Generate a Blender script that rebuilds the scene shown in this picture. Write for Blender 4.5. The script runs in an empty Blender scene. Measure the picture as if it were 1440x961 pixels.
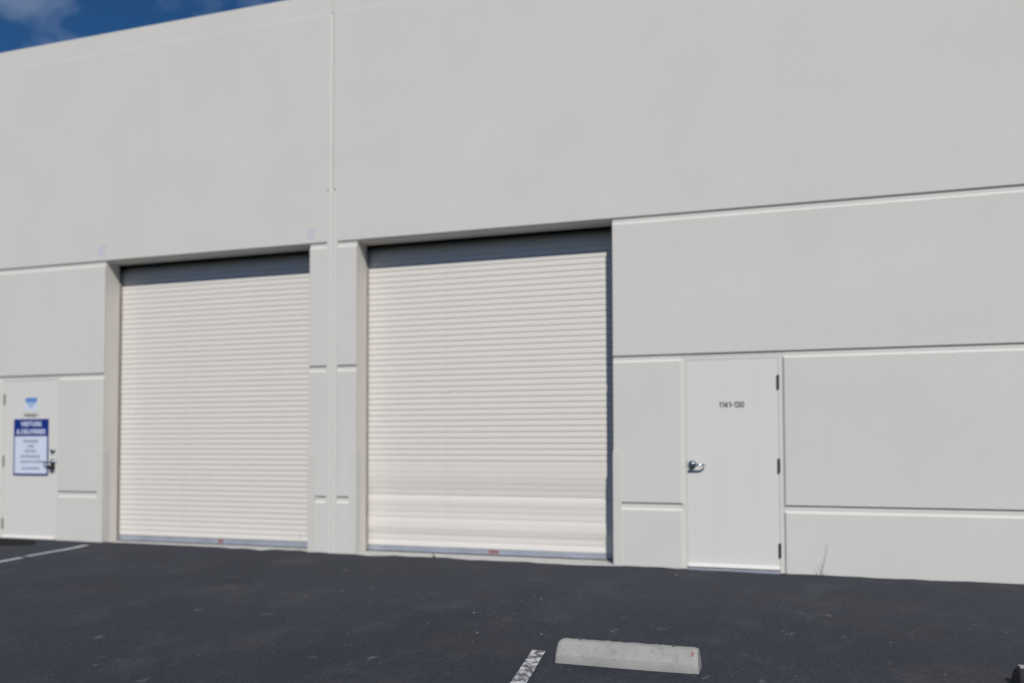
import bpy, bmesh, math, random
from mathutils import Matrix, Vector, noise

random.seed(7)
scene = bpy.context.scene
col = scene.collection

# ------------------------------------------------------------------ camera
CX, CY, CZ = 1.8356, -9.0643, 1.3172
YAW, PIT, ROL = 0.316266, 0.034301, -0.0024756
cam_data = bpy.data.cameras.new('camera')
cam = bpy.data.objects.new('camera', cam_data)
col.objects.link(cam)
scene.camera = cam
F_ = Vector((-math.sin(YAW), math.cos(YAW), 0)); R_ = Vector((math.cos(YAW), math.sin(YAW), 0)); U_ = Vector((0, 0, 1))
F2 = F_ * math.cos(PIT) + U_ * math.sin(PIT)
U2 = -F_ * math.sin(PIT) + U_ * math.cos(PIT)
R3 = R_ * math.cos(ROL) + U2 * math.sin(ROL)
U3 = -R_ * math.sin(ROL) + U2 * math.cos(ROL)
cam.matrix_world = Matrix(((R3.x, U3.x, -F2.x, CX), (R3.y, U3.y, -F2.y, CY), (R3.z, U3.z, -F2.z, CZ), (0, 0, 0, 1)))
cam_data.sensor_width = 36
cam_data.lens = 30.439
cam_data.shift_y = 0.06836
cam_data.clip_start = 0.05
cam_data.clip_end = 3000
cam_data.dof.use_dof = True
cam_data.dof.focus_distance = 5.0
cam_data.dof.aperture_fstop = 0.9

# ------------------------------------------------------------------ sun and sky
SUN = Vector((0.150, -0.33, 0.322)).normalized()          # towards the sun, measured from the doorway shadows
sun_data = bpy.data.lights.new('sun', 'SUN')
sun_data.energy = 3.8
sun_data.angle = math.radians(0.53)
sun_data.color = (1.0, 0.955, 0.885)
sun = bpy.data.objects.new('sun', sun_data)
sun.rotation_euler = SUN.to_track_quat('Z', 'Y').to_euler()
sun.location = (10, -20, 20)
col.objects.link(sun)

world = bpy.data.worlds.new('World')
scene.world = world
world.use_nodes = True
wt = world.node_tree
wt.nodes.clear()
w_out = wt.nodes.new('ShaderNodeOutputWorld')
w_bg = wt.nodes.new('ShaderNodeBackground')
w_bg.inputs['Strength'].default_value = 0.058
sky = wt.nodes.new('ShaderNodeTexSky')
sky.sky_type = 'NISHITA'
sky.sun_disc = False
sky.sun_elevation = math.asin(SUN.z)
sky.sun_rotation = math.atan2(SUN.x, SUN.y)
sky.altitude = 1500
sky.air_density = 1.0
sky.dust_density = 0.6
sky.ozone_density = 6.0
w_hsv = wt.nodes.new('ShaderNodeHueSaturation')
w_hsv.inputs['Saturation'].default_value = 1.2
wt.links.new(sky.outputs[0], w_hsv.inputs['Color'])
w_geo = wt.nodes.new('ShaderNodeTexCoord')
w_map = wt.nodes.new('ShaderNodeMapping')
w_map.inputs['Scale'].default_value = (1.0, 1.0, 2.2)
w_map.inputs['Location'].default_value = (1.895, 8.49, 6.22)
w_n = wt.nodes.new('ShaderNodeTexNoise')
w_n.inputs['Scale'].default_value = 7.5
w_n.inputs['Detail'].default_value = 7
w_n.inputs['Roughness'].default_value = 0.58
w_n.inputs['Distortion'].default_value = 0.35
w_r = wt.nodes.new('ShaderNodeMapRange')
w_r.inputs['From Min'].default_value = 0.47
w_r.inputs['From Max'].default_value = 0.66
w_r.inputs['To Max'].default_value = 0.42
w_mix = wt.nodes.new('ShaderNodeMix')
w_mix.data_type = 'RGBA'
w_mix.inputs['B'].default_value = (4.8, 6.0, 8.4, 1)
wt.links.new(w_geo.outputs['Generated'], w_map.inputs['Vector'])
wt.links.new(w_map.outputs[0], w_n.inputs['Vector'])
wt.links.new(w_n.outputs['Fac'], w_r.inputs['Value'])
wt.links.new(w_r.outputs[0], w_mix.inputs['Factor'])
wt.links.new(w_hsv.outputs[0], w_mix.inputs['A'])
wt.links.new(w_mix.outputs['Result'], w_bg.inputs['Color'])
wt.links.new(w_bg.outputs[0], w_out.inputs['Surface'])

scene.view_settings.view_transform = 'Standard'
scene.view_settings.look = 'None'
scene.view_settings.exposure = 0.0
scene.view_settings.gamma = 1.0
scene.view_settings.use_curve_mapping = False

# ------------------------------------------------------------------ materials
def new_mat(name):
    m = bpy.data.materials.new(name)
    m.use_nodes = True
    nt = m.node_tree
    return m, nt, nt.nodes['Principled BSDF']

def noise_node(nt, scale, detail=4, rough=0.55, stretch=(1, 1, 1), off=(0, 0, 0)):
    tc = nt.nodes.new('ShaderNodeTexCoord')
    mp = nt.nodes.new('ShaderNodeMapping')
    mp.inputs['Scale'].default_value = stretch
    mp.inputs['Location'].default_value = off
    n = nt.nodes.new('ShaderNodeTexNoise')
    n.inputs['Scale'].default_value = scale
    n.inputs['Detail'].default_value = detail
    n.inputs['Roughness'].default_value = rough
    nt.links.new(tc.outputs['Object'], mp.inputs['Vector'])
    nt.links.new(mp.outputs[0], n.inputs['Vector'])
    return n.outputs['Fac']

def rng(nt, val, a, b, c=0.0, d=1.0):
    r = nt.nodes.new('ShaderNodeMapRange')
    r.inputs['From Min'].default_value = a
    r.inputs['From Max'].default_value = b
    r.inputs['To Min'].default_value = c
    r.inputs['To Max'].default_value = d
    nt.links.new(val, r.inputs['Value'])
    return r.outputs[0]

def mix(nt, fac, a, b):
    m = nt.nodes.new('ShaderNodeMix')
    m.data_type = 'RGBA'
    if isinstance(fac, (int, float)): m.inputs['Factor'].default_value = fac
    else: nt.links.new(fac, m.inputs['Factor'])
    for k, v in (('A', a), ('B', b)):
        if isinstance(v, tuple): m.inputs[k].default_value = (*v, 1)
        else: nt.links.new(v, m.inputs[k])
    return m.outputs['Result']

def bump(nt, bsdf, h, strength, dist):
    b = nt.nodes.new('ShaderNodeBump')
    b.inputs['Strength'].default_value = strength
    b.inputs['Distance'].default_value = dist
    nt.links.new(h, b.inputs['Height'])
    nt.links.new(b.outputs[0], bsdf.inputs['Normal'])

def painted(name, c, var=0.06, rough=0.75, grain=55, bs=0.25, bd=0.004, streak=0.0, spec=0.3):
    m, nt, p = new_mat(name)
    f = rng(nt, noise_node(nt, 0.9, 6, 0.6), 0.3, 0.7)
    dark = tuple(x * (1 - var) for x in c)
    colr = mix(nt, f, dark, c)
    if streak:
        s = rng(nt, noise_node(nt, 1.0, 5, 0.65, (7, 7, 0.45), (3, 1, 2)), 0.56, 0.8, 0, streak)
        colr = mix(nt, s, colr, tuple(x * y for x, y in zip(c, (0.72, 0.70, 0.66))))
    fine = rng(nt, noise_node(nt, 38, 4, 0.6, (1, 1, 1), (9, 4, 1)), 0.35, 0.65, 0, 0.10)
    colr = mix(nt, fine, colr, tuple(x * 0.8 for x in c))
    nt.links.new(colr, p.inputs['Base Color'])
    p.inputs['Roughness'].default_value = rough
    p.inputs['Specular IOR Level'].default_value = spec
    if bs: bump(nt, p, noise_node(nt, grain, 5, 0.65), bs, bd)
    return m

def plain(name, c, rough=0.6, metal=0.0, spec=0.4, var=0.08, scale=8):
    m, nt, p = new_mat(name)
    f = rng(nt, noise_node(nt, scale, 4, 0.6), 0.3, 0.7)
    nt.links.new(mix(nt, f, tuple(x * (1 - var) for x in c), c), p.inputs['Base Color'])
    p.inputs['Roughness'].default_value = rough
    p.inputs['Metallic'].default_value = metal
    p.inputs['Specular IOR Level'].default_value = spec
    return m

M = {}
M['wall'] = painted('painted_concrete', (0.616, 0.605, 0.577), 0.055, 0.85, 42, 0.35, 0.007, 0.10)
M['jamb'] = painted('cream_jamb', (0.69, 0.655, 0.60), 0.05, 0.7, 45, 0.2, 0.004, 0.2)
M['trim'] = painted('painted_trim', (0.630, 0.617, 0.588), 0.03, 0.6, 60, 0.1, 0.002)
M['guard'] = painted('painted_steel_guard', (0.614, 0.602, 0.572), 0.05, 0.5, 30, 0.12, 0.003, 0.3)
M['door'] = painted('painted_door', (0.652, 0.640, 0.614), 0.02, 0.5, 12, 0.05, 0.003, 0.12)
M['slat'] = painted('painted_slat', (0.665, 0.640, 0.605), 0.03, 0.45, 9, 0.05, 0.003, 0.35, 0.4)
M['seam'] = plain('slat_seam', (0.16, 0.155, 0.15), 0.7)
M['rail'] = plain('guide_steel', (0.30, 0.265, 0.235), 0.6, 0.0, 0.4, 0.25)
M['bar'] = plain('galvanised_bar', (0.40, 0.43, 0.49), 0.45, 0.35, 0.5, 0.2, 5)
M['seal_dark'] = plain('header_rubber', (0.045, 0.038, 0.030), 0.9)
M['rubber'] = plain('black_rubber', (0.025, 0.025, 0.027), 0.8)
M['chrome'] = plain('satin_chrome', (0.33, 0.37, 0.42), 0.25, 1.0, 0.5, 0.1, 20)
M['hinge'] = plain('dark_hinge', (0.075, 0.072, 0.07), 0.5, 0.5)
M['hinge_pale'] = plain('painted_hinge', (0.26, 0.25, 0.24), 0.5, 0.3)
M['ink'] = plain('black_vinyl', (0.022, 0.022, 0.024), 0.5)
M['blue'] = plain('sign_blue', (0.006, 0.030, 0.215), 0.4, 0, 0.4, 0.1, 3)
M['white'] = plain('sign_white', (0.62, 0.68, 0.80), 0.35, 0, 0.4, 0.04, 4)
M['grey_ink'] = plain('faded_ink', (0.16, 0.18, 0.24), 0.5)
M['sky_blue'] = plain('sticker_blue', (0.12, 0.26, 0.58), 0.4)
M['pale_blue'] = plain('sticker_pale_blue', (0.36, 0.47, 0.66), 0.4)
M['red'] = plain('faded_red', (0.34, 0.15, 0.15), 0.6, 0, 0.4, 0.4, 60)
M['rust'] = plain('rust', (0.16, 0.055, 0.025), 0.9, 0, 0.2, 0.5, 90)
M['chalk'] = plain('chalk_mark', (0.555, 0.545, 0.63), 0.9, 0, 0.2, 0.1, 40)
M['weed'] = plain('dry_weed', (0.42, 0.39, 0.35), 0.9, 0, 0.2, 0.3, 30)
M['leaf'] = plain('weed_leaf', (0.075, 0.085, 0.035), 0.8, 0, 0.2, 0.4, 30)
M['seal'] = plain('joint_sealant', (0.57, 0.57, 0.56), 0.8)
M['roof'] = plain('roof_membrane', (0.5, 0.5, 0.48), 0.9)
M['pebble'] = plain('pebble', (0.20, 0.20, 0.20), 0.9, 0, 0.2, 0.4, 50)
M['twine'] = plain('tan_litter', (0.38, 0.30, 0.2), 0.9)

def concrete_mat(name, c, stain=0.5):
    m, nt, p = new_mat(name)
    f = rng(nt, noise_node(nt, 7, 6, 0.65), 0.3, 0.7)
    colr = mix(nt, f, tuple(x * 0.80 for x in c), c)
    pit = rng(nt, noise_node(nt, 55, 3, 0.7), 0.58, 0.70, 0, 0.6)
    colr = mix(nt, pit, colr, tuple(x * 0.45 for x in c))
    st = rng(nt, noise_node(nt, 5, 6, 0.7, (2, 2, 0.7), (4, 2, 8)), 0.55, 0.75, 0, stain)
    colr = mix(nt, st, colr, tuple(x * y for x, y in zip(c, (0.5, 0.48, 0.45))))
    nt.links.new(colr, p.inputs['Base Color'])
    p.inputs['Roughness'].default_value = 0.9
    p.inputs['Specular IOR Level'].default_value = 0.2
    bump(nt, p, noise_node(nt, 60, 5, 0.7), 0.5, 0.006)
    return m
M['concrete'] = concrete_mat('worn_concrete', (0.34, 0.34, 0.328), 0.85)
M['sill'] = concrete_mat('sill_concrete', (0.50, 0.50, 0.49), 0.35)

def asphalt_mat():
    m, nt, p = new_mat('sealed_asphalt')
    base = (0.029, 0.033, 0.044)
    big = rng(nt, noise_node(nt, 0.35, 5, 0.6), 0.3, 0.7)
    c = mix(nt, big, tuple(x * 0.78 for x in base), tuple(x * 1.12 for x in base))
    warm = rng(nt, noise_node(nt, 0.8, 4, 0.6, (0.9, 0.9, 1), (2, 7, 0)), 0.52, 0.75, 0, 0.6)
    c = mix(nt, warm, c, (0.046, 0.042, 0.046))
    # old dust and scuffs
    dust = rng(nt, noise_node(nt, 1.3, 7, 0.72, (1.3, 0.8, 1), (11, 3, 0)), 0.52, 0.80, 0, 0.36)
    c = mix(nt, dust, c, (0.105, 0.108, 0.118))
    sc = rng(nt, noise_node(nt, 5.5, 6, 0.68, (1.2, 0.7, 1), (1, 5, 2)), 0.645, 0.72, 0, 0.45)
    c = mix(nt, sc, c, (0.19, 0.195, 0.205))
    # grit
    g = rng(nt, noise_node(nt, 160, 2, 0.6), 0.35, 0.65)
    c2 = mix(nt, g, (0.7, 0.7, 0.7), (1.35, 1.35, 1.35))
    mul = nt.nodes.new('ShaderNodeMix'); mul.data_type = 'RGBA'; mul.blend_type = 'MULTIPLY'
    mul.inputs['Factor'].default_value = 1
    nt.links.new(c, mul.inputs['A']); nt.links.new(c2, mul.inputs['B'])
    g3 = rng(nt, noise_node(nt, 48, 3, 0.7, (1, 0.6, 1), (2, 2, 2)), 0.3, 0.7)
    mul2 = nt.nodes.new('ShaderNodeMix'); mul2.data_type = 'RGBA'; mul2.blend_type = 'MULTIPLY'
    mul2.inputs['Factor'].default_value = 1
    nt.links.new(mul.outputs['Result'], mul2.inputs['A']); nt.links.new(mix(nt, g3, (0.72, 0.72, 0.72), (1.3, 1.3, 1.3)), mul2.inputs['B'])
    mul = mul2
    sp = rng(nt, noise_node(nt, 34, 2, 0.5, (1, 1, 1), (5, 5, 5)), 0.735, 0.78, 0, 0.55)
    c = mix(nt, sp, mul.outputs['Result'], (0.24, 0.24, 0.24))
    nt.links.new(c, p.inputs['Base Color'])
    p.inputs['Roughness'].default_value = 0.85
    p.inputs['Specular IOR Level'].default_value = 0.22
    bump(nt, p, noise_node(nt, 110, 4, 0.7), 0.45, 0.006)
    return m
M['asphalt'] = asphalt_mat()

def stripe_mat(name, lo, hi, c=(0.60, 0.61, 0.63)):
    m, nt, p = new_mat(name)
    f = rng(nt, noise_node(nt, 16, 5, 0.62, (1, 0.7, 1), (3.3, 0.4, 0)), lo, hi)
    f2 = rng(nt, noise_node(nt, 90, 3, 0.6), 0.3, 0.45)
    mm = nt.nodes.new('ShaderNodeMath'); mm.operation = 'MULTIPLY'
    nt.links.new(f, mm.inputs[0]); nt.links.new(f2, mm.inputs[1])
    nt.links.new(mix(nt, mm.outputs[0], (0.115, 0.118, 0.128), c), p.inputs['Base Color'])
    p.inputs['Roughness'].default_value = 0.85
    p.inputs['Specular IOR Level'].default_value = 0.2
    return m
M['stripe_worn'] = stripe_mat('worn_white_paint', 0.44, 0.54, (0.52, 0.53, 0.55))
M['stripe'] = stripe_mat('white_paint', 0.30, 0.40, (0.42, 0.43, 0.46))
M['mat'] = plain('brown_dirt', (0.020, 0.016, 0.013), 0.95, 0, 0.1, 0.5, 12)

# ------------------------------------------------------------------ helpers
def mesh_obj(name, verts, faces, mat, parent=None, smooth=False):
    me = bpy.data.meshes.new(name)
    me.from_pydata([tuple(v) for v in verts], [], faces)
    bm = bmesh.new(); bm.from_mesh(me)
    bmesh.ops.recalc_face_normals(bm, faces=bm.faces)
    bm.to_mesh(me); bm.free()
    if smooth:
        for pl in me.polygons: pl.use_smooth = True
    me.materials.append(mat)
    o = bpy.data.objects.new(name, me)
    col.objects.link(o)
    if parent: o.parent = parent
    return o

def bm_obj(name, bm, mat, parent=None, smooth=False):
    bmesh.ops.recalc_face_normals(bm, faces=bm.faces)
    me = bpy.data.meshes.new(name)
    bm.to_mesh(me); bm.free()
    if smooth:
        for pl in me.polygons: pl.use_smooth = True
    me.materials.append(mat)
    o = bpy.data.objects.new(name, me)
    col.objects.link(o)
    if parent: o.parent = parent
    return o

def add_box(bm, x0, x1, y0, y1, z0, z1, bevel=0.0, seg=2):
    vs = [bm.verts.new(v) for v in ((x0, y0, z0), (x1, y0, z0), (x1, y1, z0), (x0, y1, z0), (x0, y0, z1), (x1, y0, z1), (x1, y1, z1), (x0, y1, z1))]
    fs = [bm.faces.new([vs[i] for i in f]) for f in ((0, 3, 2, 1), (4, 5, 6, 7), (0, 1, 5, 4), (1, 2, 6, 5), (2, 3, 7, 6), (3, 0, 4, 7))]
    if bevel:
        es = list({e for f in fs for e in f.edges})
        bmesh.ops.bevel(bm, geom=es, offset=bevel, segments=seg, affect='EDGES', profile=0.6)

def box(name, x0, x1, y0, y1, z0, z1, mat, parent=None, bevel=0.0):
    bm = bmesh.new()
    add_box(bm, x0, x1, y0, y1, z0, z1, bevel)
    return bm_obj(name, bm, mat, parent)

def add_cyl(bm, a, b, r0, r1=None, n=16):
    a, b = Vector(a), Vector(b)
    r1 = r0 if r1 is None else r1
    q = (b - a).to_track_quat('Z', 'Y')
    ra = [bm.verts.new(a + q @ Vector((math.cos(2 * math.pi * i / n) * r0, math.sin(2 * math.pi * i / n) * r0, 0))) for i in range(n)]
    rb = [bm.verts.new(b + q @ Vector((math.cos(2 * math.pi * i / n) * r1, math.sin(2 * math.pi * i / n) * r1, 0))) for i in range(n)]
    for i in range(n):
        bm.faces.new((ra[i], ra[(i + 1) % n], rb[(i + 1) % n], rb[i]))
    bm.faces.new(ra[::-1]); bm.faces.new(rb)

def add_tube(bm, pts, rad, n=8):
    pts = [Vector(p) for p in pts]
    rads = rad if isinstance(rad, (list, tuple)) else [rad] * len(pts)
    rings = []
    for i, p in enumerate(pts):
        d = (pts[min(i + 1, len(pts) - 1)] - pts[max(i - 1, 0)]).normalized()
        q = d.to_track_quat('Z', 'Y')
        rings.append([bm.verts.new(p + q @ Vector((math.cos(2 * math.pi * k / n) * rads[i], math.sin(2 * math.pi * k / n) * rads[i], 0))) for k in range(n)])
    for i in range(len(rings) - 1):
        for k in range(n):
            bm.faces.new((rings[i][k], rings[i][(k + 1) % n], rings[i + 1][(k + 1) % n], rings[i + 1][k]))
    bm.faces.new(rings[0][::-1]); bm.faces.new(rings[-1])

def text(name, body, x, y, z, height, width, mat, parent, bold=0.0, thick=0.0006):
    """flat lettering facing -Y, centred at x, baseline z"""
    cu = bpy.data.curves.new(name, 'FONT')
    cu.body = body
    cu.align_x = 'CENTER'
    cu.size = 1.0
    cu.offset = bold
    cu.extrude = 0.01
    cu.resolution_u = 3
    tmp = bpy.data.objects.new('tmp_text', cu)
    col.objects.link(tmp)
    bpy.context.view_layer.update()
    me = bpy.data.meshes.new_from_object(tmp.evaluated_get(bpy.context.evaluated_depsgraph_get()))
    bpy.data.objects.remove(tmp); bpy.data.curves.remove(cu)
    xs = [v.co.x for v in me.vertices]; ys = [v.co.y for v in me.vertices]
    sx = width / (max(xs) - min(xs)); sy = height / (max(ys) - min(ys)); mx = (max(xs) + min(xs)) / 2; my = min(ys)
    for v in me.vertices:
        v.co = Vector((x + (v.co.x - mx) * sx, y - v.co.z / 0.01 * thick, z + (v.co.y - my) * sy))
    me.name = name
    me.materials.clear(); me.materials.append(mat)
    o = bpy.data.objects.new(name, me)
    col.objects.link(o); o.parent = parent
    return o

GL = {'1': [[(0.10, 0.78), (0.34, 1.0), (0.34, 0.0)]], '4': [[(0.44, 0.0), (0.44, 1.0), (0.0, 0.30), (0.62, 0.30)]],
      '3': [[(0.02, 0.86), (0.14, 0.98), (0.42, 0.98), (0.55, 0.84), (0.55, 0.66), (0.42, 0.54), (0.24, 0.53)], [(0.42, 0.54), (0.58, 0.40), (0.58, 0.16), (0.44, 0.02), (0.14, 0.02), (0.0, 0.16)]],
      '0': [[(0.30, 1.0), (0.12, 0.94), (0.02, 0.72), (0.02, 0.28), (0.12, 0.06), (0.30, 0.0), (0.48, 0.06), (0.58, 0.28), (0.58, 0.72), (0.48, 0.94), (0.30, 1.0)]],
      '2': [[(0.02, 0.78), (0.10, 0.94), (0.30, 1.0), (0.50, 0.94), (0.58, 0.76), (0.50, 0.52), (0.0, 0.0), (0.60, 0.0)]], '-': [[(0.04, 0.42), (0.34, 0.42)]]}
AD = {'1': 0.66, '-': 0.55}
def digits(name, body, xc, y, z, h, w, mat, parent, th=0.155):
    """bold door numerals cut from thin vinyl: every stroke a flat bar with rounded joints"""
    tot = sum(AD.get(c, 0.92) for c in body)
    k = w / tot
    bm = bmesh.new()
    x = xc - w / 2
    n = 0
    for c in body:
        for st in GL[c]:
            P_ = [Vector((x + a * k, 0, z + h * (0.09 + b * 0.82))) for a, b in st]
            for a, b in zip(P_, P_[1:]):
                d = (b - a).normalized(); s_ = Vector((-d.z, 0, d.x)) * th * h / 2; e = d * th * h * 0.35
                yy = y - 0.0003 - 0.00004 * (n % 9); n += 1
                vs = [bm.verts.new((q.x, yy, q.z)) for q in (a - e - s_, b + e - s_, b + e + s_, a - e + s_)]
                bm.faces.new(vs)
        x += AD.get(c, 0.92) * k
    return bm_obj(name, bm, mat, parent)

def tag(o, label, cat, group=None):
    o['label'] = label; o['category'] = cat
    if group: o['group'] = group
    return o

# ------------------------------------------------------------------ ground
def gz(x, y):
    """asphalt height: falls 2 % away from the wall, a little to the right along it"""
    z = 0.002 - 0.0025 * max(-9, min(7, x))
    yy = max(-26.0, min(0.0, y))
    return z + 0.02 * yy

xs = [-900, -300, -120, -60, -32, -22] + [-16 + 0.16 * i for i in range(170)] + [14, 20, 32, 60, 120, 300, 900]
ys = [-900, -300, -120, -60, -40, -26, -20, -16, -13] + [-11 + 0.25 * i for i in range(42)] + [-0.45, -0.3, -0.2, -0.12, -0.06, 0.0, 0.06, 0.13, 1, 8, 30, 80, 250, 900]
V, Fc = [], []
for y in ys:
    for x in xs:
        z = gz(x, y)
        if -15 < x < 11 and -11 < y < 0.2:
            z += 0.006 * noise.noise(Vector((x * 0.9, y * 0.9, 0))) + 0.004 * noise.noise(Vector((x * 4, y * 3, 5)))
            if y > -0.13: z += 0.006 * noise.noise(Vector((x * 7, 0.5, 9))) + 0.004 * noise.noise(Vector((x * 3.1, 4.5, 9)))
        if y > 0.1: z = min(z, -0.03) - 0.03
        V.append((x, y, z))
nx = len(xs)
for j in range(len(ys) - 1):
    for i in range(nx - 1):
        Fc.append((j * nx + i, j * nx + i + 1, (j + 1) * nx + i + 1, (j + 1) * nx + i))
ground = mesh_obj('asphalt_ground', V, Fc, M['asphalt'], smooth=True)
ground['kind'] = 'structure'

def gsurf(x, y):
    return gz(x, y) + 0.006 * noise.noise(Vector((x * 0.9, y * 0.9, 0))) + 0.004 * noise.noise(Vector((x * 4, y * 3, 5)))

def strip(name, a, b, w, mat, n=40, rag=0.004):
    a, b = Vector(a), Vector(b)
    d = (b - a).normalized(); s = Vector((-d.y, d.x)) * w / 2
    V, Fc = [], []
    cols = 4
    for i in range(n + 1):
        p = a.lerp(b, i / n)
        for k in range(cols + 1):
            t = -1 + 2 * k / cols
            q = p + s * t + (s.normalized() * rag * noise.noise(Vector((i * 0.7, k, 3))) if k in (0, cols) else Vector((0, 0)))
            V.append((q.x, q.y, gsurf(q.x, q.y) + 0.005))
    for i in range(n):
        for k in range(cols):
            o = i * (cols + 1) + k
            Fc.append((o, o + 1, o + cols + 2, o + cols + 1))
    o = mesh_obj(name, V, Fc, mat, ground)
    return o
l1 = strip('parking_line', (-6.716, -0.267), (-6.625, -1.25), 0.085, M['stripe'])
l2 = strip('parking_line', (-6.612, -1.33), (-6.24, -5.4), 0.085, M['stripe'], 120)
l3 = strip('parking_line', (0.205, -3.52), (0.767, -8.2), 0.092, M['stripe_worn'], 120)

# brown dirt lying at the foot of the sign door
V, Fc = [], []
N = 36
V.append((-8.35, -0.42, gsurf(-8.35, -0.42) + 0.006))
for i in range(N):
    a = 2 * math.pi * i / N
    r = 1 + 0.16 * noise.noise(Vector((math.cos(a) * 2, math.sin(a) * 2, 1)))
    x, y = -8.40 + 0.95 * r * math.cos(a), -0.40 + 0.30 * r * math.sin(a)
    V.append((x, y, gsurf(x, y) + 0.0055))
for i in range(N): Fc.append((0, 1 + i, 1 + (i + 1) % N))
mesh_obj('dirt_stain', V, Fc, M['mat'], ground)

# ------------------------------------------------------------------ warehouse
P = -3.3895                       # joint between the two precast bays; the front is mirror-symmetric about it
XL, XR = P - 11.6, P + 11.6
YB = 24.0
bld = bpy.data.objects.new('warehouse_building', None)
bld.location = (P, 0.0, 0.0)
col.objects.link(bld)
tag(bld, 'pale grey concrete warehouse front with two roller doors and two steel doors', 'building')
# parts are modelled in world coordinates under the building's empty
bld_inv = Matrix.Translation((-P, 0, 0))
def own(o):
    o.parent = bld
    o.matrix_parent_inverse = bld_inv
    return o

def mir(x):
    """where a line of the right half lies on the left half (the bays and the door are a few cm off the joint's axis)"""
    if x == MA: return -3.449
    if x in (JB, JP): return 2 * -3.369 - x
    if 0.5 < x < 2.5: return 2 * -3.380 - x
    return 2 * P - x
def span(a, b, left):
    return (mir(b), mir(a)) if left else (a, b)

CH = 0.020
RY = 0.020
Z1a, Z1b = 3.627, 3.700           # top groove (front edges)
Z2a, Z2b = 2.148, 2.221
Z3a, Z3b = 0.595, 0.674
ZP = 6.470
ZT = 6.734
JB = 0.0                          # jamb of the right bay, mirrored for the left one
JP = -3.055                       # its jamb at the joint pier
MA = -3.306                       # margin strip beside the joint
DR0, DR1 = 0.708, 1.736           # door recess (front edges)

# structural wall with its openings, the plane of the grooves
gx = sorted([XL, XR, JB, JP, mir(JB), mir(JP), DR0 + 0.012, DR1 - 0.014, mir(DR0 + 0.012), mir(DR1 - 0.014)])
gzs = [-0.35, Z2b - 0.034, Z1b - CH, ZP]
def hole(xm, zm):
    for a, b, t in ((JP, JB, Z1b - CH), (mir(JB), mir(JP), Z1b - CH), (DR0 + 0.012, DR1 - 0.014, Z2b - 0.034), (mir(DR1 - 0.014), mir(DR0 + 0.012), Z2b - 0.034)):
        if a < xm < b and zm < t: return True
    return False
def slab(name, gx, gzs, hole, y0, y1, mat):
    nx, nz = len(gx) - 1, len(gzs) - 1
    solid = {(i, k): not hole((gx[i] + gx[i + 1]) / 2, (gzs[k] + gzs[k + 1]) / 2) for i in range(nx) for k in range(nz)}
    V, Fc, idx = [], [], {}
    def v(i, k, y):
        key = (i, k, y)
        if key not in idx:
            idx[key] = len(V); V.append((gx[i], y, gzs[k]))
        return idx[key]
    for (i, k), s in solid.items():
        if not s: continue
        for y in (y0, y1): Fc.append((v(i, k, y), v(i + 1, k, y), v(i + 1, k + 1, y), v(i, k + 1, y)))
        for di, dk, a, b in ((-1, 0, (i, k), (i, k + 1)), (1, 0, (i + 1, k), (i + 1, k + 1)), (0, -1, (i, k), (i + 1, k)), (0, 1, (i, k + 1), (i + 1, k + 1))):
            if not solid.get((i + di, k + dk), False):
                Fc.append((v(*a, y0), v(*b, y0), v(*b, y1), v(*a, y1)))
    o = mesh_obj(name, V, Fc, mat)
    o.data.materials.append(M['jamb'])
    for pl in o.data.polygons:
        if abs(pl.normal.y) < 0.5: pl.material_index = 1  # edge faces of the wall take the paler, warmer tone
    return o
own(slab('wall', gx, gzs, hole, RY, 0.26, M['wall']))

def panel(x0, x1, z0, z1, l=0, r=0, b=0, t=0, y=0.0, ch=CH, rd=0.004):
    """raised field of the facade; chamfered where l/r/b/t are set, small eased arris everywhere"""
    ox0, ox1, oz0, oz1 = x0 - ch * l, x1 + ch * r, z0 - ch * b, z1 + ch * t
    e = rd
    V = [(x0 + e, y, z0 + e), (x1 - e, y, z0 + e), (x1 - e, y, z1 - e), (x0 + e, y, z1 - e)]
    f = 0.35
    V += [(x0 - l * e * 0.5, y + e * 0.75, z0 - b * e * 0.5), (x1 + r * e * 0.5, y + e * 0.75, z0 - b * e * 0.5), (x1 + r * e * 0.5, y + e * 0.75, z1 + t * e * 0.5), (x0 - l * e * 0.5, y + e * 0.75, z1 + t * e * 0.5)]
    V += [(ox0, RY + 0.001, oz0), (ox1, RY + 0.001, oz0), (ox1, RY + 0.001, oz1), (ox0, RY + 0.001, oz1)]
    Fc = [(0, 1, 2, 3)]
    for q in (0, 4):
        for i in range(4):
            j = (i + 1) % 4
            Fc.append((q + i, q + j, q + j + 4, q + i + 4))
    return own(mesh_obj('wall_panel', V, Fc, M['wall']))

for left in (False, True):
    def pn(x0, x1, z0, z1, l=0, r=0, b=0, t=0):
        a, c = span(x0, x1, left)
        if left: l, r = r, l
        return panel(a, c, z0, z1, l, r, b, t)
    jx = P + 0.023
    pn(jx, XR, Z1b, ZP, l=1, b=1, t=0)                     # high field above the bays
    pn(JB, XR, Z2b, Z1a, b=1, t=1)                         # band beside the roller door
    pn(JB, DR0, Z3b, Z2a, r=1, b=1, t=1)                   # pier between the doors
    pn(JB, DR0, -0.30, Z3a, r=1, t=1)
    pn(DR1, XR, Z3b, Z2a, l=1, b=1, t=1)                   # fields beyond the steel door
    pn(DR1, XR, -0.30, Z3a, l=1, t=1)
    pn(MA, JP, Z2b, Z1a, b=1, t=1)                         # joint pier
    pn(MA, JP, Z3b, Z2a, b=1, t=1)
    pn(MA, JP, -0.30, Z3a, t=1)
    # margin beside the joint
    a, c = span(jx, MA, left)
    own(box('wall_margin', a, c, 0.0004, RY + 0.001, -0.30, Z1b - 0.001, M['wall'], None))

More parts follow.
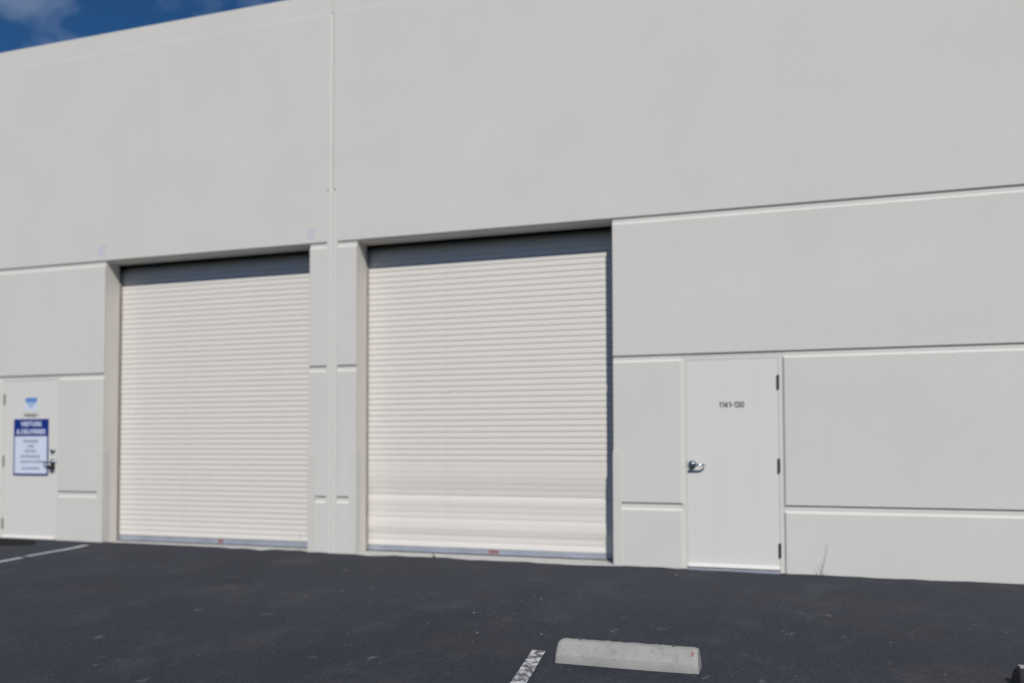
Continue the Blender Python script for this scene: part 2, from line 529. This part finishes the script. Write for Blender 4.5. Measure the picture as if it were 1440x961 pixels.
# joint: open chamfered groove above, flush cover strip below
own(box('joint_sealant', P - 0.0225, P + 0.0225, 0.0185, RY + 0.002, -0.3, ZT - 0.04, M['seal']))
cover = bmesh.new()
prof = [(-0.054, 0.012), (-0.054, -0.001), (-0.050, -0.0045), (-0.010, -0.0045), (-0.003, 0.001), (0.003, 0.001), (0.010, -0.0045), (0.050, -0.0045), (0.054, -0.001), (0.054, 0.012)]
ra = [cover.verts.new((P + x, y, -0.25)) for x, y in prof]
rb = [cover.verts.new((P + x, y, 4.315)) for x, y in prof]
for i in range(len(prof)):
    j = (i + 1) % len(prof)
    cover.faces.new((ra[i], ra[j], rb[j], rb[i]))
cover.faces.new(ra); cover.faces.new(rb)
own(bm_obj('joint_cover', cover, M['trim']))
for dx in (-0.048, 0.050):
    bm = bmesh.new(); add_cyl(bm, (P + dx, 0.002, 4.322), (P + dx, -0.008, 4.322), 0.011, 0.009, 12)
    own(bm_obj('anchor_bolt', bm, M['hinge_pale']))

# parapet band, slightly set back, with a thin cap
for left in (False, True):
    a, c = span(P + 0.006, XR, left)
    own(box('parapet_band', a, c, 0.006, 0.26, ZP + 0.0005, ZT, M['wall'], None, 0.003))
own(box('parapet_cap', XL - 0.005, XR + 0.005, 0.03, 0.275, ZT + 0.0005, ZT + 0.006, M['trim'], None, 0.002))

# other walls and the roof
for nm, a in (('side_wall', (XL, XL + 0.24, 0.261, YB, -0.35, ZT)), ('side_wall', (XR - 0.24, XR, 0.261, YB, -0.35, ZT)), ('rear_wall', (XL + 0.241, XR - 0.241, YB - 0.24, YB, -0.35, ZT))):
    own(box(nm, *a, M['wall']))
own(box('roof', XL + 0.241, XR - 0.241, 0.277, YB - 0.241, 6.05, 6.2, M['roof']))
own(box('floor_slab', XL + 0.241, XR - 0.241, 0.5, YB - 0.241, -0.1, 0.010, M['sill']))

# chalk rings
for x, z, r in ((-6.788, 3.84, 0.072), (-3.66, 3.815, 0.060)):
    V, Fc = [], []
    n = 28
    for i in range(n):
        a = 2 * math.pi * i / n
        w = 0.25 + 0.12 * noise.noise(Vector((a, x, 0)))
        for rr in (w, 1.0 + 0.1 * noise.noise(Vector((a, x, 4)))):
            V.append((x + math.cos(a) * r * rr, -0.0012, z + math.sin(a) * r * rr))
    for i in range(n - 4):
        j = (i + 1) % n
        Fc.append((2 * i, 2 * i + 1, 2 * j + 1, 2 * j))
    own(mesh_obj('chalk_ring', V, Fc, M['chalk']))

# steel corner guards at the jambs
def guard(xj, s, face, ret):
    """xj jamb, s = side of the wall face (+1 right of the jamb)"""
    th = 0.007
    prof = [(xj - s * th, 0.16), (xj - s * th, -th), (xj + s * face, -th), (xj + s * face, 0.0005), (xj + s * 0.0005, 0.0005), (xj + s * 0.0005, 0.16)]
    prof = [(xj - s * th, ret), (xj - s * th, -th + 0.003), (xj - s * (th - 0.003), -th), (xj + s * face, -th), (xj + s * face, 0.019), (xj + s * 0.001, 0.019), (xj + s * 0.001, ret)]
    V = [(x, y, z) for z in (-0.25, 1.212) for x, y in prof]
    n = len(prof)
    Fc = [(i, (i + 1) % n, n + (i + 1) % n, n + i) for i in range(n)] + [tuple(range(n)), tuple(range(n, 2 * n))]
    own(mesh_obj('corner_guard', V, Fc, M['guard']))
guard(JB, 1, 0.083, 0.10); guard(JP, -1, 0.090, 0.10); guard(mir(JP), 1, 0.090, 0.10); guard(mir(JB), -1, 0.083, 0.10)

# ------------------------------------------------------------------ roller doors
PITCH = 0.0667
def slat_mesh(w, pressed=False):
    """one interlocking flat slat, 66.7 mm high, face towards -Y, origin at its lower edge"""
    if not pressed:
        pr = [(0.0125, 0.0), (0.0125, 0.0034), (0.0020, 0.0038), (0.0006, 0.0052), (0.0001, 0.0072), (0.0, 0.0095), (0.0, 0.0645), (0.0006, 0.0658), (0.0022, 0.0665), (0.0125, 0.0667)]
    else:
        pr = [(0.013, -0.0004), (0.0016, -0.0002), (0.0008, 0.0012), (0.0003, 0.0032), (0.0001, 0.0065), (0.0, 0.0100), (0.0, 0.0660), (0.0002, 0.0666), (0.0010, 0.0668), (0.013, 0.0668)]
    V = [(x, y, z) for x in (0, w) for y, z in pr]
    n = len(pr)
    Fc = [(i, i + 1, n + i + 1, n + i) for i in range(n - 1)]
    me = bpy.data.meshes.new('slat')
    me.from_pydata(V, [], Fc)
    bm = bmesh.new(); bm.from_mesh(me)
    bmesh.ops.recalc_face_normals(bm, faces=bm.faces)
    if sum(f.normal.y for f in bm.faces) > 0: bmesh.ops.reverse_faces(bm, faces=bm.faces)
    bm.to_mesh(me); bm.free()
    for pl in me.polygons: pl.use_smooth = True
    me.materials.append(M['slat'])
    if not pressed:                                          # seam shade put into the colour of the interlock faces
        me.materials.append(M['seam'])
        for pl in me.polygons:
            if max(v for v in (me.vertices[k].co.z for k in pl.vertices)) < 0.0039: pl.material_index = 1; pl.use_smooth = False
    return me

def roller_door(x0, x1, tilts, label):
    YS = 0.305
    zb = 0.086
    Y0 = YS + PITCH * sum(math.sin(t) for t in tilts.values())      # a bowed curtain hangs a little deeper at its foot
    n = 57                                                   # the last few roll back towards the drum
    door = own(box('roller_door', x0 - 0.06, x1 + 0.06, YS + 0.045, YS + 0.049, zb, zb + 50 * PITCH, M['seam']))
    door['label'] = label
    me = slat_mesh(x1 - x0 + 0.10)
    flat = slat_mesh(x1 - x0 + 0.10, True) if tilts else None
    y, z = Y0, zb
    for i in range(n):
        o = bpy.data.objects.new('slat', flat if tilts and i < 15 else me)
        col.objects.link(o)
        o.parent = door
        t = tilts.get(i, 0.0) - (0.24 * (i - 50) if i > 50 else 0.0) + random.uniform(-0.006, 0.006)
        o.location = (x0 - 0.05, y, z)
        o.rotation_euler = (t, 0, 0)
        y = YS + (y - PITCH * math.sin(t) - YS) * (1.0 if (i < 15 and tilts) or i > 50 else 0.5)
        z += PITCH * math.cos(t) if i > 50 else PITCH
    bar = bmesh.new()
    add_box(bar, x0 - 0.03, x1 + 0.03, Y0 - 0.004, Y0 + 0.012, 0.020, zb - 0.001, 0.002)
    add_box(bar, x0 - 0.03, x1 + 0.03, Y0 - 0.034, Y0 - 0.003, 0.024, 0.030, 0.001)
    bar = bm_obj('bottom_bar', bar, M['bar'], door)
    box('weather_seal', x0 - 0.02, x1 + 0.02, Y0 - 0.010, Y0 + 0.010, 0.0135, 0.0195, M['rubber'], door)
    for a, b, s in ((x0 - 0.08, x0 + 0.012, -1), (x1 - 0.012, x1 + 0.08, 1)):
        bm = bmesh.new()
        add_box(bm, a, b, 0.272, 0.290, 0.03, 3.56, 0.003)
        e = a if s < 0 else b - 0.006
        add_box(bm, e, e + 0.006, 0.291, 0.36, 0.03, 3.56)
        bm_obj('guide_rail', bm, M['rail'], door)
    xm = (x0 + x1) / 2
    return door, xm, Y0

tB = {0: -0.12, 1: 0.06, 2: 0.22, 3: 0.0, 4: -0.15, 5: -0.02, 6: 0.05, 7: 0.05, 8: -0.19, 9: 0.10, 10: 0.14, 11: 0.12, 12: 0.05, 13: 0.02, 14: 0.0}
dB, xmB, YSB = roller_door(JP, JB, tB, 'roller door with bowed bottom slats beside the numbered steel door')
dA, xmA, YSA = roller_door(mir(JB), mir(JP), {}, 'evenly ribbed roller door next to the blue and white sign')
box('warning_sticker', -1.52, -1.40, YSB - 0.0055, YSB - 0.0046, 0.034, 0.074, M['red'], dB)
box('warning_sticker', -5.17, -5.10, YSA - 0.0055, YSA - 0.0046, 0.034, 0.076, M['red'], dA)
# concrete sills across the bays
for a, b in ((JP, JB), (mir(JB), mir(JP))):
    V, Fc = [], []
    n = 60
    prof = [(0.49, -0.2), (0.49, 0.011), (0.03, 0.011), (-0.012, 0.008), (-0.026, -0.004), (-0.030, -0.2)]
    for i in range(n + 1):
        x = a + 0.0015 + (b - a - 0.003) * i / n
        for y, z in prof:
            dy = 0.010 * noise.noise(Vector((x * 6, 2.0, 0))) + 0.006 * noise.noise(Vector((x * 19, 7.0, 0))) if y < 0 else 0
            V.append((x, y + dy, z))
    k = len(prof)
    for i in range(n):
        for j in range(k - 1):
            Fc.append((i * k + j, i * k + j + 1, (i + 1) * k + j + 1, (i + 1) * k + j))
    own(mesh_obj('concrete_sill', V, Fc, M['sill']))

# ------------------------------------------------------------------ steel doors
def steel_door(left):
    def sp(a, b): return span(a, b, left)
    a, b = sp(0.7648, 1.6752)
    leaf = own(box('steel_door', a, b, 0.024, 0.066, 0.028, 2.1487, M['door'], None, 0.0015))
    leaf['label'] = 'steel door hung with the blue and white sign' if left else 'plain steel door numbered 1141-130'
    fr = bmesh.new()
    o0, o1 = DR0 + 0.014, DR1 - 0.016
    for q0, q1, z0, z1 in ((o0, 0.7630, -0.05, 2.185), (1.6770, o1, -0.05, 2.185), (0.7631, 1.6769, 2.1505, 2.185)):
        x0, x1 = sp(q0, q1)
        add_box(fr, x0, x1, 0.0212, 0.12, z0, z1, 0.0025)
    bm_obj('door_frame', fr, M['trim'], leaf)
    st = bmesh.new()                                        # stop behind the leaf, closes the gap
    for q0, q1, z0, z1 in ((o0 + 0.01, 0.782, 0.0, 2.18), (1.658, o1 - 0.01, 0.0, 2.18), (0.7821, 1.6579, 2.135, 2.18)):
        x0, x1 = sp(q0, q1)
        add_box(st, x0, x1, 0.0670, 0.11, z0, z1)
    bm_obj('door_stop', st, M['trim'], leaf)
    x0, x1 = sp(0.768, 1.672)                              # sweep with a sloping drip edge
    V = [(x, y, z) for x in (x0, x1) for y, z in ((0.0235, 0.066), (-0.004, 0.036), (-0.004, 0.028), (0.0235, 0.024))]
    mesh_obj('door_sweep', V, [(0, 1, 5, 4), (1, 2, 6, 5), (2, 3, 7, 6), (0, 1, 2, 3), (4, 5, 6, 7)], M['door'], leaf)
    x0, x1 = sp(0.764, 1.676)
    box('threshold', x0, x1, -0.035, 0.14, -0.06, 0.017, M['bar'], leaf, 0.003)
    for zc in (1.908, 1.067, 0.222):
        bm = bmesh.new()
        hx = sp(1.6752, 1.6752)[0]
        for k in range(5):
            add_cyl(bm, (hx, 0.0135, zc - 0.066 + k * 0.0268), (hx, 0.0135, zc - 0.066 + k * 0.0268 + 0.025), 0.0125, None, 12)
        add_cyl(bm, (hx, 0.0135, zc + 0.068), (hx, 0.0135, zc + 0.076), 0.008, 0.004, 10)
        add_cyl(bm, (hx, 0.0135, zc - 0.076), (hx, 0.0135, zc - 0.067), 0.004, 0.008, 10)
        bm_obj('hinge', bm, M['hinge_pale'] if left else M['hinge'], leaf)
    # lever handle: rose, neck and a lever that returns to the door
    s = -1 if left else 1
    lx = sp(0.820, 0.820)[0]; lz = 1.071 if not left else 1.052
    bm = bmesh.new()
    add_cyl(bm, (lx, 0.0235, lz), (lx, 0.010, lz), 0.044, 0.040, 28)
    add_cyl(bm, (lx, 0.010, lz), (lx, -0.004, lz), 0.030, 0.018, 24)
    add_cyl(bm, (lx, -0.004, lz), (lx, -0.046, lz), 0.0115, None, 16)
    add_tube(bm, [(lx - s * 0.012, -0.046, lz + 0.001), (lx + s * 0.02, -0.049, lz + 0.001), (lx + s * 0.07, -0.050, lz), (lx + s * 0.105, -0.047, lz - 0.001), (lx + s * 0.122, -0.034, lz - 0.002), (lx + s * 0.127, -0.008, lz - 0.002)], [0.015, 0.0135, 0.011, 0.0105, 0.010, 0.009], 12)
    bm_obj('lever_handle', bm, M['chrome'], leaf, True)
    x0, x1 = sp(0.7570, 0.7640)
    box('strike_plate', x0, x1, 0.0198, 0.0210, 1.025, 1.115, M['hinge_pale'], leaf)
    if left:
        bm = bmesh.new()
        dx = lx + 0.0; dz = 1.205
        add_cyl(bm, (dx, 0.0235, dz), (dx, 0.004, dz), 0.036, 0.030, 24)
        add_cyl(bm, (dx, 0.004, dz), (dx, -0.012, dz), 0.022, 0.020, 20)
        bm_obj('deadbolt', bm, M['chrome'], leaf, True)
        bm = bmesh.new()
        add_box(bm, dx - 0.036, dx + 0.036, -0.030, 0.0238, 0.955, 1.012, 0.006)
        bm_obj('latch_guard', bm, M['rubber'], leaf)
        bm = bmesh.new(); q = random.Random(5); x = -8.09       # a number too blurred to read: bold strokes only
        while x < -7.87:
            w = q.uniform(0.010, 0.018)
            add_box(bm, x, x + w, 0.0230, 0.0239, 1.654 + q.uniform(0, 0.012), 1.712 - q.uniform(0, 0.012))
            x += w + q.uniform(0.008, 0.016)
        bm_obj('door_number', bm, M['ink'], leaf)
    else:
        digits('door_number', '1141-130', 1.224, 0.0236, 1.652, 0.064, 0.255, M['ink'], leaf)
    return leaf
doorR = steel_door(False)
doorL = steel_door(True)

# ------------------------------------------------------------------ sign on the left door
sx0, sx1, sz0, sz1 = -8.262, -7.662, 0.872, 1.632
sgn = bpy.data.objects.new('visitor_sign', None)
sgn.location = ((sx0 + sx1) / 2, 0.02, sz0)
col.objects.link(sgn)
sgn_inv = Matrix.Translation(-sgn.location)
tag(sgn, 'blue and white visitors and deliveries sign on the left steel door', 'sign')
def sg(o):
    o.matrix_parent_inverse = sgn_inv
    return o
sg(box('sign_board', sx0, sx1, 0.0170, 0.0232, sz0, sz1, M['blue'], sgn, 0.0015))
sg(box('header_panel', sx0 + 0.010, sx1 - 0.010, 0.0158, 0.0169, 1.404, sz1 - 0.008, M['blue'], sgn))
sg(box('message_panel', sx0 + 0.022, sx1 - 0.022, 0.0158, 0.0169, sz0 + 0.026, 1.400, M['white'], sgn))
cx = (sx0 + sx1) / 2
def line(body, z, h, w, mat, bold=0.02): sg(text('lettering', body, cx, 0.0152, z, h, w, mat, sgn, bold))
line('VISITORS', 1.532, 0.066, 0.36, M['white'], 0.03)
line('& DELIVERIES', 1.430, 0.066, 0.50, M['white'], 0.03)
line('PLEASE', 1.315, 0.040, 0.25, M['grey_ink'])
line('USE', 1.247, 0.038, 0.11, M['grey_ink'])
line('FRONT', 1.180, 0.038, 0.20, M['grey_ink'])
line('ENTRANCE', 1.108, 0.040, 0.32, M['grey_ink'])
# two further lines too blurred to read: broken strokes only
rnd = random.Random(3)
def strokes(z, h, x0, x1, mat):
    bm = bmesh.new(); x = x0
    while x < x1:
        w = rnd.uniform(0.010, 0.026)
        add_box(bm, x, min(x + w, x1), 0.0146, 0.0157, z + rnd.uniform(0, 0.006), z + h - rnd.uniform(0, 0.006))
        x += w + rnd.uniform(0.006, 0.014)
    sg(bm_obj('lettering', bm, mat, sgn))
strokes(1.043, 0.030, cx - 0.17, cx + 0.25, M['grey_ink'])
strokes(0.955, 0.026, cx - 0.15, cx + 0.15, M['blue'])

stk = bpy.data.objects.new('door_sticker', None)
stk.location = (-7.972, 0.02, 1.75)
col.objects.link(stk)
tag(stk, 'small square blue and white sticker above the visitor sign', 'sticker')
sk_inv = Matrix.Translation(-stk.location)
def sk(o):
    o.matrix_parent_inverse = sk_inv
    return o
sk(box('backing', -8.075, -7.868, 0.0224, 0.0238, 1.750, 1.925, M['white'], stk))
sk(box('top_band', -8.070, -7.873, 0.0216, 0.0223, 1.860, 1.920, M['sky_blue'], stk))
V = [(-8.06, 0.0218, 1.858), (-7.883, 0.0218, 1.858), (-7.972, 0.0218, 1.772), (-8.06, 0.0223, 1.858), (-7.883, 0.0223, 1.858), (-7.972, 0.0223, 1.772)]
sk(mesh_obj('pointed_panel', V, [(0, 1, 2), (3, 4, 5), (0, 1, 4, 3), (1, 2, 5, 4), (2, 0, 3, 5)], M['pale_blue'], stk))

# ------------------------------------------------------------------ wheel stops
def wheel_stop(name, x0, x1, y0, ang, mat, hgt, label, cat, detail=True):
    """cast concrete parking block: upright foot, sloping shoulders, narrow top, eased ends"""
    L = x1 - x0
    prof = [(-0.092, -0.03), (-0.092, 0.0), (-0.0905, 0.048), (-0.088, 0.053), (-0.083, 0.058), (-0.052, hgt - 0.012), (-0.034, hgt), (0.0, hgt + 0.001), (0.034, hgt), (0.052, hgt - 0.012), (0.083, 0.058), (0.088, 0.053), (0.0905, 0.048), (0.092, 0.0), (0.092, -0.03)]
    n = 60
    V, Fc = [], []
    for i in range(n + 1):
        t = i / n
        x = -L / 2 + L * t
        e = min(t, 1 - t) * L
        for (y, z) in prof:
            zz, yy, xx = z, y, x
            if e < 0.03:
                k = 1 - e / 0.03
                zz = z - 0.012 * k * k * max(0, z) / hgt
                yy = y * (1 - 0.06 * k * k)
            # ends lean in towards the top
            lean = 0.010 * max(0, z) / hgt
            xx = x * (1 - 2 * lean / L)
            p = Vector((xx, yy, zz))
            d = 0.0034 * noise.noise(p * 26) + 0.0018 * noise.noise(p * 80)
            if z > 0.01: p += Vector((0, math.copysign(d, y), d))
            V.append(p)
    k = len(prof)
    for i in range(n):
        for j in range(k - 1):
            Fc.append((i * k + j, i * k + j + 1, (i + 1) * k + j + 1, (i + 1) * k + j))
    Fc.append(tuple(range(k))); Fc.append(tuple(n * k + j for j in range(k)))
    root = bpy.data.objects.new(name, None)
    xm = (x0 + x1) / 2
    root.location = (xm, y0, gz(xm, y0) + 0.001)
    root.rotation_euler = (0, 0.0025, ang)
    col.objects.link(root)
    tag(root, label, cat)
    body = mesh_obj('block', V, Fc, mat, root)
    for pl in body.data.polygons: pl.use_smooth = len(pl.vertices) == 4
    if detail:
        for hx in (-0.30, 0.285):  # dark discs stand for open pin holes, their shade given as colour
            bm = bmesh.new()
            add_cyl(bm, (hx, 0.006, hgt - 0.01), (hx, 0.006, hgt + 0.0035), 0.012, 0.011, 14)
            bm_obj('pin_hole', bm, M['hinge'], root)
        V = []
        nn = 12
        for i in range(nn):
            a = 2 * math.pi * i / nn
            r = 0.016 * (1 + 0.5 * noise.noise(Vector((math.cos(a), math.sin(a), 2))))
            s_ = math.sin(a) * r
            V.append((0.405 + math.cos(a) * r * 0.7, -0.055 + s_ * 0.5, 0.106 + s_ * 0.85))
        V2 = [(x, y - 0.004, z + 0.003) for x, y, z in V]
        mesh_obj('red_paint_mark', V + V2, [tuple(range(nn)), tuple(range(nn, 2 * nn))] + [(i, (i + 1) % nn, nn + (i + 1) % nn, nn + i) for i in range(nn)], M['red'], root)
    else:
        bm = bmesh.new()
        add_box(bm, -L / 2 + 0.02, -L / 2 + 0.10, -0.03, 0.03, hgt - 0.002, hgt + 0.008, 0.003)
        bm_obj('pale_end_patch', bm, M['concrete'], root)
    return root
wheel_stop('wheel_stop', 0.378, 1.268, -3.672, 0.012, M['concrete'], 0.128, 'worn concrete wheel stop with red mark on the asphalt', 'wheel stop')
wheel_stop('rubber_stop', 3.005, 3.905, -3.44, 0.012, M['rubber'], 0.10, 'dark low parking block at right edge of the asphalt', 'wheel stop', False)

# ------------------------------------------------------------------ weeds and litter
def weed(name, x, y, z0, stems, label, mat):
    bm = bmesh.new()
    for pts, r in stems:
        P_ = [(x + a, y + b, z0 + c) for a, b, c in pts]
        add_tube(bm, P_, [r * (1 - 0.6 * i / (len(P_) - 1)) for i in range(len(P_))], 6)
    o = bm_obj(name, bm, mat, None, True)
    tag(o, label, 'weed', 'dry weeds at the foot of the wall')
    return o
weed('dry_weed', 2.060, -0.030, gsurf(2.06, -0.03) - 0.01,
     [([(0, 0, 0), (0.012, -0.004, 0.08), (0.035, -0.006, 0.17), (0.052, 0.002, 0.25), (0.058, 0.01, 0.33)], 0.0030),
      ([(0, 0, 0), (-0.02, -0.01, 0.05), (-0.05, -0.01, 0.11)], 0.003),
      ([(0.012, -0.004, 0.08), (0.0, -0.015, 0.13), (-0.006, -0.02, 0.16)], 0.002),
      ([(0, 0, 0), (0.02, -0.02, 0.03), (0.03, -0.03, 0.06)], 0.003)],
     'thin tall dry weed stem against the right-hand wall', M['weed'])
weed('dry_weed', -3.775, -0.045, gsurf(-3.775, -0.045) - 0.008,
     [([(0, 0, 0), (0.004, 0.002, 0.08), (0.006, 0.0, 0.15), (0.01, -0.003, 0.235)], 0.0042),
      ([(-0.045, 0.01, 0), (-0.05, 0.01, 0.04), (-0.058, 0.0, 0.09)], 0.0045),
      ([(0, 0, 0), (0.02, -0.01, 0.03), (0.035, -0.01, 0.05)], 0.003)],
     'short dry weed by the joint pier in front of the left roller door', M['weed'])
weed('dry_weed', -2.045, -0.040, gsurf(-2.045, -0.04) - 0.005,
     [([(0, 0, 0), (-0.006, 0.0, 0.03), (-0.014, -0.004, 0.062)], 0.008),
      ([(0, 0, 0), (0.012, -0.006, 0.02), (0.03, -0.012, 0.034)], 0.008),
      ([(0, 0, 0), (-0.02, -0.01, 0.015), (-0.035, -0.014, 0.022)], 0.006),
      ([(0.005, 0, 0), (0.004, -0.012, 0.03), (0.008, -0.02, 0.045)], 0.006)],
     'tiny green weed on the sill of the right roller door', M['leaf'])

bm = bmesh.new()
rnd = random.Random(11)
spots = [(0.70, -0.42, 0.011), (-0.25, -1.9, 0.010), (-0.6, -2.6, 0.012), (0.05, -1.7, 0.007), (-0.35, -3.2, 0.012), (0.1, -3.1, 0.01)]
for _ in range(90):
    spots.append((rnd.gauss(-0.55, 0.9), rnd.gauss(-2.7, 0.9), rnd.uniform(0.002, 0.0055)))
for _ in range(120):
    spots.append((rnd.uniform(-6.5, 3.2), rnd.uniform(-5.2, -0.1), rnd.uniform(0.002, 0.0045)))
for x, y, r in spots:
    if y > -0.06: continue
    m4 = Matrix.Translation((x, y, gsurf(x, y) + r * 0.35)) @ Matrix.Rotation(rnd.uniform(0, 6), 4, 'Z') @ Matrix.Diagonal((1.3, 0.9, 0.7, 1))
    bmesh.ops.create_icosphere(bm, subdivisions=1, radius=r, matrix=m4)
grit = bm_obj('loose_grit', bm, M['pebble'])
grit['kind'] = 'stuff'
tag(grit, 'loose pale grit scattered over the dark asphalt', 'grit')

# ------------------------------------------------------------------ render
scene.render.engine = 'CYCLES'
scene.cycles.use_denoising = True
scene.cycles.max_bounces = 8
scene.cycles.diffuse_bounces = 5
